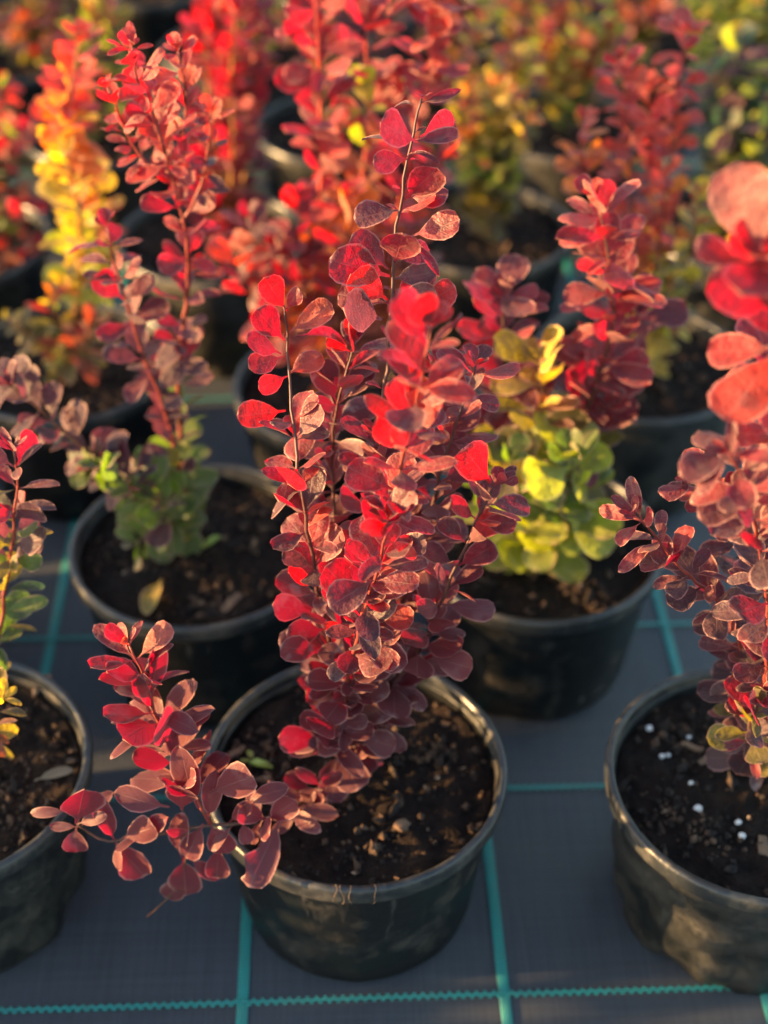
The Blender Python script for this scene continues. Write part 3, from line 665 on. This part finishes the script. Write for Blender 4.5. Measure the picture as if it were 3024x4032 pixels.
p = Plant('C0', 'tall scarlet barberry with two straight red stems', 71, lk=1.5, gk=1.02)
f = Vector((.085, .616, .13))
SC_ = (('maroon', 'bronze'), ('maroon', 'crimson', 'rust'), ('maroon', 'crimson', 'red'), ('crimson', 'red'), ('crimson', 'red'), ('crimson', 'red', 'pink'))
k2 = dict(gap=.0185, per=(3, 5), size=(.029, .024), cols=SC_)
p.shoot([(710, 700, 0), (695, 500, 0), (693, 330, 0), (690, 180, 0), (685, 60, 0), (675, -60, 0)], f, .0040, (.50, .05, .03), t0=.15, **k2)
p.shoot([(790, 680, 0), (850, 480, 0), (900, 300, 0), (925, 150, 0), (930, 20, 0), (925, -80, 0)], f, .0034, (.50, .05, .03), t0=.15, **k2)
p.shoot([(760, 640, .02), (780, 420, .03), (800, 230, .03), (790, 80, .03), (800, -50, .03)], f, .003, (.42, .05, .03), t0=.2, **{**k2, 'cols': SC_[:4]+(('crimson', 'red', 'lime'), ('crimson', 'red'))})
p.shoot([(680, 720, -.02), (610, 620, -.03), (560, 540, -.03), (540, 470, -.03)], f, .0024, BROWN, t0=.25, gap=.016, per=(3, 5), size=(.028, .023), cols=(('maroon', 'red', 'rust'), ('maroon', 'red'), ('maroon', 'plum')))
p.shoot([(700, 740, -.02), (660, 640, -.03), (640, 520, -.03), (650, 430, -.02)], f, .0024, BROWN, t0=.15, gap=.0185, per=(3, 5), size=(.028, .023), cols=(('maroon', 'red', 'rust'), ('maroon', 'crimson'), ('crimson', 'red')))
p.shoot([(740, 740, -.03), (735, 640, -.04), (745, 540, -.04), (760, 430, -.04)], f, .0024, BROWN, t0=.15, gap=.0175, per=(3, 5), size=(.028, .024), cols=(('maroon', 'crimson'), ('maroon', 'rust', 'scarlet'), ('crimson', 'red', 'rust'), ('orange', 'red')))
p.shoot([(800, 720, -.02), (860, 600, -.02), (900, 480, -.02), (930, 380, -.01), (960, 340, -.01)], f, .0024, REDS, t0=.15, gap=.019, per=(3, 4), size=(.027, .023), cols=(('maroon', 'crimson'), ('crimson', 'red', 'rust'), ('crimson', 'pink')))
p.shoot([(690, 760, -.04), (600, 690, -.06), (545, 640, -.06), (520, 590, -.06), (505, 540, -.06)], f, .0022, BROWN, t0=.3, gap=.016, per=(3, 5), size=(.026, .023), cols=(('maroon', 'red'), ('red', 'rust', 'maroon'), ('pink', 'red', 'maroon')))
p.done()

p = Plant('C1', 'coral red bushy barberry with yellow-green lower leaves', 81, lk=1.35, gk=.95)
f = Vector((.402, .650, .13))
CO = (('olive', 'yellow', 'lime'), ('olive', 'bronze', 'yellow'), ('pink', 'rust', 'orange'), ('pink', 'pink', 'orange'), ('pink', 'scarlet'), ('red', 'pink'))
k3 = dict(gap=.019, per=(3, 5), size=(.028, .020), cols=CO, kind=ROUND+SPOON)
p.shoot([(1400, 640, 0), (1430, 480, 0), (1450, 340, 0), (1465, 220, 0), (1478, 130, 0), (1483, 70, 0)], f, .003, REDS, t0=.08, **k3)
p.shoot([(1380, 640, 0), (1370, 480, 0), (1360, 330, 0), (1355, 220, 0), (1340, 130, 0)], f, .003, REDS, t0=.08, **k3)
p.shoot([(1360, 660, -.01), (1310, 500, -.01), (1275, 390, -.01), (1255, 310, -.01), (1260, 260, -.01)], f, .0026, REDS, t0=.2, **{**k3, 'cols': CO[1:4]})
p.shoot([(1400, 620, .02), (1410, 430, .03), (1410, 300, .03), (1400, 190, .03)], f, .0026, REDS, t0=.3, **{**k3, 'cols': CO[2:6]})
p.shoot([(1430, 680, -.02), (1475, 590, -.02), (1500, 500, -.02), (1510, 420, -.02)], f, .0024, BROWN, t0=.1, **{**k3, 'cols': (('olive', 'lime', 'yellow'), ('yellow', 'olive', 'bronze'), ('olive', 'rust', 'yellow'))})
p.shoot([(1420, 720, -.03), (1440, 650, -.04), (1455, 600, -.04)], f, .002, BROWN, t0=.1, **{**k3, 'cols': (('olive', 'lime'), ('yellow', 'lime', 'olive'))})
p.done()

def bush(key, label, seed, n, px_top, cols, size=(.026, .02), gap=.019, kind=None, per=(3, 5), wide=.05, col=BROWN):
    """shrub whose stems end near the listed tips (picture marks), its foot in its own pot"""
    q = Plant(key, label, seed, lk=1.42, gk=.88); R = q.R
    x, y, _, _ = POTS[key]
    for i, (tx, ty, dy) in enumerate(px_top):
        tp = at(tx, ty, y+dy); b = Vector((x+R.uniform(-.012, .012), y+R.uniform(-.012, .012), .13))
        mid1 = b.lerp(tp, .35)+Vector((R.uniform(-.02, .02), R.uniform(-.02, .02), .02)); mid2 = b.lerp(tp, .7)+Vector((R.uniform(-.015, .015), R.uniform(-.015, .015), .02))
        q.foliage(q.stem([b, mid1, mid2, tp], .0028, .0008, col), t0=.1, cols=cols, size=size, gap=gap, kind=kind, per=per)
    q.done()
def wild(key, label, seed, n, hgt, rad, cols, gap=.02, size=(.026, .022), per=(3, 5)):
    q = Plant(key, label, seed); R = q.R; x, y, _, _ = POTS[key]
    for i in range(n):
        a = 6.283*i/n+R.uniform(-.4, .4); r = rad*R.uniform(.3, 1); h = hgt*R.uniform(.7, 1.08)
        b = Vector((x, y, .13)); d = Vector((math.cos(a), math.sin(a), 0))
        q.foliage(q.stem([b, b+d*r*.45+Vector((0, 0, h*.35)), b+d*r*.85+Vector((0, 0, h*.72)), b+d*r*1.1+Vector((R.uniform(-.02, .02), 0, h))], .0028, .0008, BROWN), t0=.08, cols=cols, size=size, gap=gap, per=per)
    q.done()

bush('D-1', 'low green barberry with a few red leaves beside the yellow one', 91, 4, ((30, 470, 0), (70, 540, -.03), (-20, 380, 0), (5, 180, .05), (30, 270, .05), (60, 290, 0), (20, 600, -.05), (50, 430, -.02), (10, 330, 0)), (('green', 'olive'), ('green', 'lime', 'olive'), ('olive', 'green', 'bronze'), ('red', 'scarlet', 'rust')), gap=.018)
bush('D0', 'dense crimson column barberry with a lime leaf at its foot', 101, 4, ((480, -40, 0), (540, -60, 0), (510, 20, -.03), (450, 30, 0), (570, 60, 0), (500, -90, .03)), (('lime', 'orange', 'maroon'), ('maroon', 'crimson', 'olive'), ('crimson', 'maroon'), ('crimson',), ('crimson', 'red'), ('crimson', 'red')), gap=.0185, col=(.45, .2, .04))
bush('D1', 'olive and orange barberry over bare brown soil', 111, 5, ((980, 120, 0), (1040, 50, 0), (1100, 80, 0), (1150, 140, 0), (1010, 200, -.04), (1080, 180, -.05), (1140, 250, -.04)), (('olive', 'lime', 'green'), ('olive', 'green', 'lime'), ('olive', 'green', 'lime'), ('orange', 'lime', 'olive', 'yellow'), ('orange', 'rust', 'yellow')), gap=.0175, size=(.024, .02))
bush('D2', 'dark green barberry flecked with yellow leaves', 121, 5, ((1540, 170, 0), (1600, 110, 0), (1640, 180, 0), (1570, 260, -.04), (1640, 300, -.03), (1700, 150, 0)), (('dkgreen', 'olive', 'yellow'), ('dkgreen', 'green', 'yellow'), ('dkgreen', 'green'), ('dkgreen', 'plum', 'lime')), gap=.0175, size=(.028, .026), kind=SPOON+ROUND)
bush('E-1', 'narrow mauve and green barberry behind the yellow one', 131, 4, ((230, -30, 0), (250, 40, 0), (150, 60, 0), (110, 120, 0), (210, 20, 0)), (('olive', 'green'), ('olive', 'lime', 'plum'), ('plum', 'pink', 'lime'), ('yellow', 'lime', 'crimson')), gap=.02)
bush('E0', 'reddish olive barberry hidden behind the scarlet two-stemmed one', 141, 4, ((650, -60, 0), (720, -80, 0), (800, -60, 0), (610, 40, 0), (860, 20, 0)), (('olive', 'green', 'bronze'), ('olive', 'plum', 'yellow'), ('maroon', 'bronze'), ('crimson', 'rust')), gap=.021)
bush('E1', 'copper orange barberry behind the coral red one', 151, 5, ((1060, -30, 0), (1130, -60, 0), (1210, -40, 0), (1290, -20, 0), (1180, 60, -.04), (1250, 90, -.04), (1320, 60, 0)), (('olive', 'green'), ('olive', 'orange', 'yellow'), ('rust', 'olive', 'lime', 'orange'), ('pink', 'yellow', 'lime', 'orange'), ('lime', 'pink', 'orange')), gap=.018, size=(.024, .02))
bush('E2', 'bright green barberry with one yellow top leaf', 161, 5, ((1560, 10, 0), (1620, -40, 0), (1500, 30, 0), (1660, 40, 0), (1540, 110, -.03)), (('dkgreen', 'green'), ('green', 'olive'), ('green', 'lime', 'dkgreen'), ('green', 'yellow', 'lime')), gap=.018, size=(.03, .028))
bush('F-1', 'dusky rose barberry in the far rows', 171, 5, ((20, -60, 0), (80, -80, 0), (140, -40, 0), (-20, 20, 0), (100, 20, -.04), (160, 60, 0), (40, 60, -.05)), (('olive', 'lime'), ('olive', 'plum', 'yellow'), ('plum', 'pink', 'lime'), ('plum', 'rust', 'maroon')), gap=.018)
bush('F0', 'thin lime barberry in the far rows', 181, 4, ((560, -60, 0), (620, -30, 0), (640, 60, -.02), (470, -60, 0)), (('olive', 'lime'), ('lime', 'olive', 'yellow'), ('olive', 'lime'), ('bronze', 'lime')), gap=.02)
bush('F1', 'rusty red barberry in the far rows', 191, 5, ((900, -80, 0), (960, -60, 0), (1020, -50, 0), (1060, 0, 0), (980, 20, -.04)), (('olive', 'bronze'), ('rust', 'olive', 'pink'), ('maroon', 'rust', 'pink'), ('crimson', 'rust', 'pink')), gap=.018)
bush('F2', 'olive and lime barberry in the far rows', 201, 5, ((1340, -70, 0), (1400, -60, 0), (1460, -50, 0), (1300, -20, 0), (1420, 20, -.05), (1360, 40, -.04)), (('olive', 'green'), ('olive', 'lime', 'rust'), ('maroon', 'rust', 'lime'), ('crimson', 'rust', 'plum')), gap=.018)
wild('B-1', 'bushy plum barberry behind the wrinkled pot', 211, 5, .15, .07, (('olive', 'plum'), ('plum', 'maroon'), ('crimson', 'maroon')))
wild('A-2', 'bushy maroon barberry left of the wrinkled pot', 212, 5, .12, .09, (('olive', 'plum'), ('maroon',), ('crimson', 'maroon')), gap=.026)
wild('B-2', 'bushy maroon barberry at the bed edge', 213, 5, .13, .09, (('olive', 'plum'), ('maroon',), ('crimson', 'maroon')), gap=.026)
wild('C-2', 'bushy crimson barberry at the bed edge', 214, 5, .17, .08, (('olive', 'bronze'), ('crimson',), ('crimson', 'red')), gap=.026)
wild('D-2', 'bushy bronze barberry at the bed edge', 215, 5, .18, .08, (('olive', 'bronze'), ('bronze',), ('rust', 'red')), gap=.026)
for i, (nm, cc) in enumerate((('plum', 'plum'), ('olive', 'olive'), ('maroon', 'maroon'), ('rust', 'rust'), ('green', 'green'))):  # unseen shrubs added as sun blockers, heights set by their shadow reach
    wild('S%d' % (i+1), 'broad %s barberry added out of view for shade' % nm, 230+i, 9, (.16, .26, .30, .20, .30)[i], .13, ((cc, 'olive'), (cc,), (cc, 'crimson')), gap=.02, size=(.03, .028))

for i, (key, label, c0, c1, c2) in enumerate((
    ('G-1', 'crimson barberry in the last rows', 'olive', 'maroon', 'crimson'), ('G0', 'olive barberry in the last rows', 'olive', 'olive', 'bronze'),
    ('G1', 'copper barberry in the last rows', 'olive', 'rust', 'orange'), ('G2', 'green barberry in the last rows', 'green', 'green', 'lime'),
    ('G-2', 'lime barberry in the last rows', 'olive', 'lime', 'lime'), ('E-2', 'plum barberry beside the mauve and green one', 'olive', 'plum', 'maroon'),
    ('F-2', 'yellowing barberry in the far rows', 'olive', 'yellow', 'bronze'), ('H0', 'rose barberry in the hindmost row', 'olive', 'maroon', 'pink'),
    ('H1', 'rust barberry in the hindmost row', 'olive', 'rust', 'pink'), ('H2', 'dark green barberry in the hindmost row', 'dkgreen', 'dkgreen', 'green'),
    ('H-1', 'golden barberry in the hindmost row', 'lime', 'yellow', 'orange'))):
    wild(key, label, 260+i, 7, .36, .10, ((c0, c1), (c1, c0, c2), (c2, c1)), gap=.024, size=(.028, .024))

for key, nm, i in (('S6', 'bronze', 0), ('S7', 'plum', 1), ('S8', 'olive', 2)):  # more unseen shrubs, added to keep low sun off the front mat
    wild(key, 'tall %s barberry added out of view for shade' % nm, 250+i, 9, .26, .13, ((nm, 'olive'), (nm,), (nm, 'crimson')), gap=.016, size=(.034, .032))

# ------------------------------------------------------------------ small things lying about
def rest(key, px, py, dz=0):
    q = at_z(px, py, .134); q.z = soil_z(key, q.x, q.y)+dz; return q
def lump(name, loc, size, mat, seed, flat=1.0, rz=0):
    bm = bmesh.new(); bmesh.ops.create_icosphere(bm, subdivisions=2, radius=1)
    for v in bm.verts:
        k = 1+.35*noise.noise(v.co*1.7+Vector((seed, 0, 0)))
        v.co = Vector((v.co.x*size[0]*k, v.co.y*size[1]*k, v.co.z*size[2]*k*flat))
    me = bpy.data.meshes.new(name); bm.to_mesh(me); bm.free(); me.materials.append(mat)
    o = bpy.data.objects.new(name, me); COL.objects.link(o); o.location = loc; o.rotation_euler = (0, 0, rz); return o
for i, (x, y, s, k) in enumerate(((1509, 1745, .0036, 'A1'), (1603, 1806, .0030, 'A1'), (1402, 1577, .0030, 'A1'), (1430, 1635, .0024, 'A1'), (1444, 1628, .0022, 'A1'), (1596, 1775, .0026, 'A1'), (1492, 1695, .0020, 'A1'), (1488, 1592, .0022, 'A1'))):
    o = lump('perlite_grain', rest(k, x, y, s*.45), (s, s*.85, s*.75), M_PERL, i*3.1)
    tag(o, ('largest white perlite grain on the soil of the dented pot', 'round white perlite grain beside the broad grey-brown bark chip',
            'white perlite grain lying close to the rim of the dented pot', 'small perlite grain, one of a touching pair on the dented pot soil',
            'small perlite grain, one of a touching pair on the dented pot soil', 'perlite grain just behind the round one by the broad bark chip',
            'tiny perlite grain alone between the largest grain and the bark chips', 'small perlite grain beside the short tan bark chip')[i],
        'perlite', 'perlite grains on the soil')
def chip(px, py, key, ln, wd, rz, label, mat=M_CHIP, th=.0016):
    q = rest(key, px, py, th*.6); vs_, fs = [], []
    for i in range(5):
        t = i/4-.5; w_ = wd*.5*(1-.5*abs(t)+.25*noise.noise((i*.9+px, 0, 0))); zc = .0012*math.sin(i*2+px)
        vs_ += [(t*ln, -w_, zc), (t*ln, w_, zc+.0004), (t*ln, w_*.9, zc+th), (t*ln, -w_*.9, zc+th)]
    for i in range(4):
        for k in range(4): fs.append((i*4+k, i*4+(k+1) % 4, i*4+4+(k+1) % 4, i*4+4+k))
    fs += [(3, 2, 1, 0), (16, 17, 18, 19)]
    o = mesh_obj('bark_chip', vs_, fs, mat, smooth=False); o.location = q; o.rotation_euler = (RAD(8), RAD(-6), rz)
    tag(o, label, 'bark chip')
chip(508, 1630, 'A0', .017, .006, .6, 'tan bark chip on the soil near the left rim of the middle pot')
chip(1495, 1615, 'A1', .018, .005, -.6, 'short tan bark chip pointing to the rim of the dented pot')
chip(1530, 1640, 'A1', .019, .006, .5, 'reddish bark chip beside the dried leaf in the dented pot')
chip(1650, 1830, 'A1', .020, .009, 1.4, 'broad grey-brown bark chip near the front rim of the dented pot')
chip(500, 1300, 'B0', .024, .009, .9, 'sunlit bark chip near the front rim of the pot with the curled leaf')
chip(90, 1480, 'A-1', .020, .006, .8, 'brown bark chip near the back rim of the wrinkled pot')
o = lump('pebble', rest('A0', 868, 1786, .002), (.0062, .0052, .004), M_CHIP, 4.4); tag(o, 'rounded brown pebble on the bare soil of the middle pot', 'pebble')

def fallen(px, py, key, ln, mat, label, me_, rz, tilt, colr=None):
    o = bpy.data.objects.new('fallen_leaf', me_ if mat is None else me_.copy()); COL.objects.link(o)
    if mat is not None: o.data.materials[0] = mat
    if colr: o.color = (*PAL[colr], 1)
    o.location = rest(key, px, py, .006); o.rotation_euler = (tilt, .2, rz); o.scale = (ln, ln, ln)
    tag(o, label, 'leaf')
fallen(352, 1262, 'B0', .044, None, 'yellow curled leaf lying on the soil of a pot', SPOON[2], 2.9, .32, 'yellow')
fallen(75, 1690, 'A-1', .030, M_DRY, 'pale dried leaf on the soil of the wrinkled pot', SPOON[4], -1.2, .08)
fallen(1560, 1612, 'A1', .034, M_DRY, 'brown dried leaf on the soil of the dented pot', SPOON[1], -1.5, .08)
# green sprout pieces
def sprout(px, py, key, label, rz):
    t = tag(empty('sprout', rest(key, px, py, .003), rz), label, 'sprout')
    o = mesh_obj('stalk', *tube([Vector((0, 0, 0)), Vector((.006, 0, .0035)), Vector((.013, .001, .004)), Vector((.019, .002, .002))], [.0012, .0034, .0030, .0012], 8), M_SPROUT, t)
    for s in (-1, 1):
        l_ = bpy.data.objects.new('seed_leaf', SPOON[3+s]); COL.objects.link(l_); l_.parent = t; l_.color = (*PAL['lime'], 1)
        l_.rotation_euler = (.5, 0, 1.6+s*.7); l_.scale = (.011,)*3; l_.location = (.003, 0, .003)
sprout(540, 1650, 'A0', 'pale green sprout lying on the soil of the middle pot', -.5)
sprout(440, 1195, 'B0', 'small green sprout on the soil of the pot with the curled leaf', .6)
# rootlets over the rim of the middle pot
pot0 = [o for o in COL.objects if o.name == 'plant_pot'][0]
inv = (Matrix.Translation(pot0.location) @ Matrix.Rotation(pot0.rotation_euler.z, 4, 'Z')).inverted()
for i, a in enumerate((-1.715, -1.69, -1.61, -1.49)):
    c = Vector((.090, .106, 0)); pts = []
    for r, z in ((.104, .1365), (.1075, .1465), (.1105, .1512), (.1140, .1500), (.1158, .1445), (.1156, .1380), (.1122, .1320)):
        aa = a+.05*noise.noise((i*3.3, z*75, r*60)); pts.append(inv @ (c+Vector((r*math.cos(aa), r*math.sin(aa), z))))
    o = mesh_obj('rootlet', *tube(spline(pts, .003), [.00042-.00022*abs(math.sin(k*.5+i)) for k in range(len(spline(pts, .003)))], 5), M_ROOT, pot0)
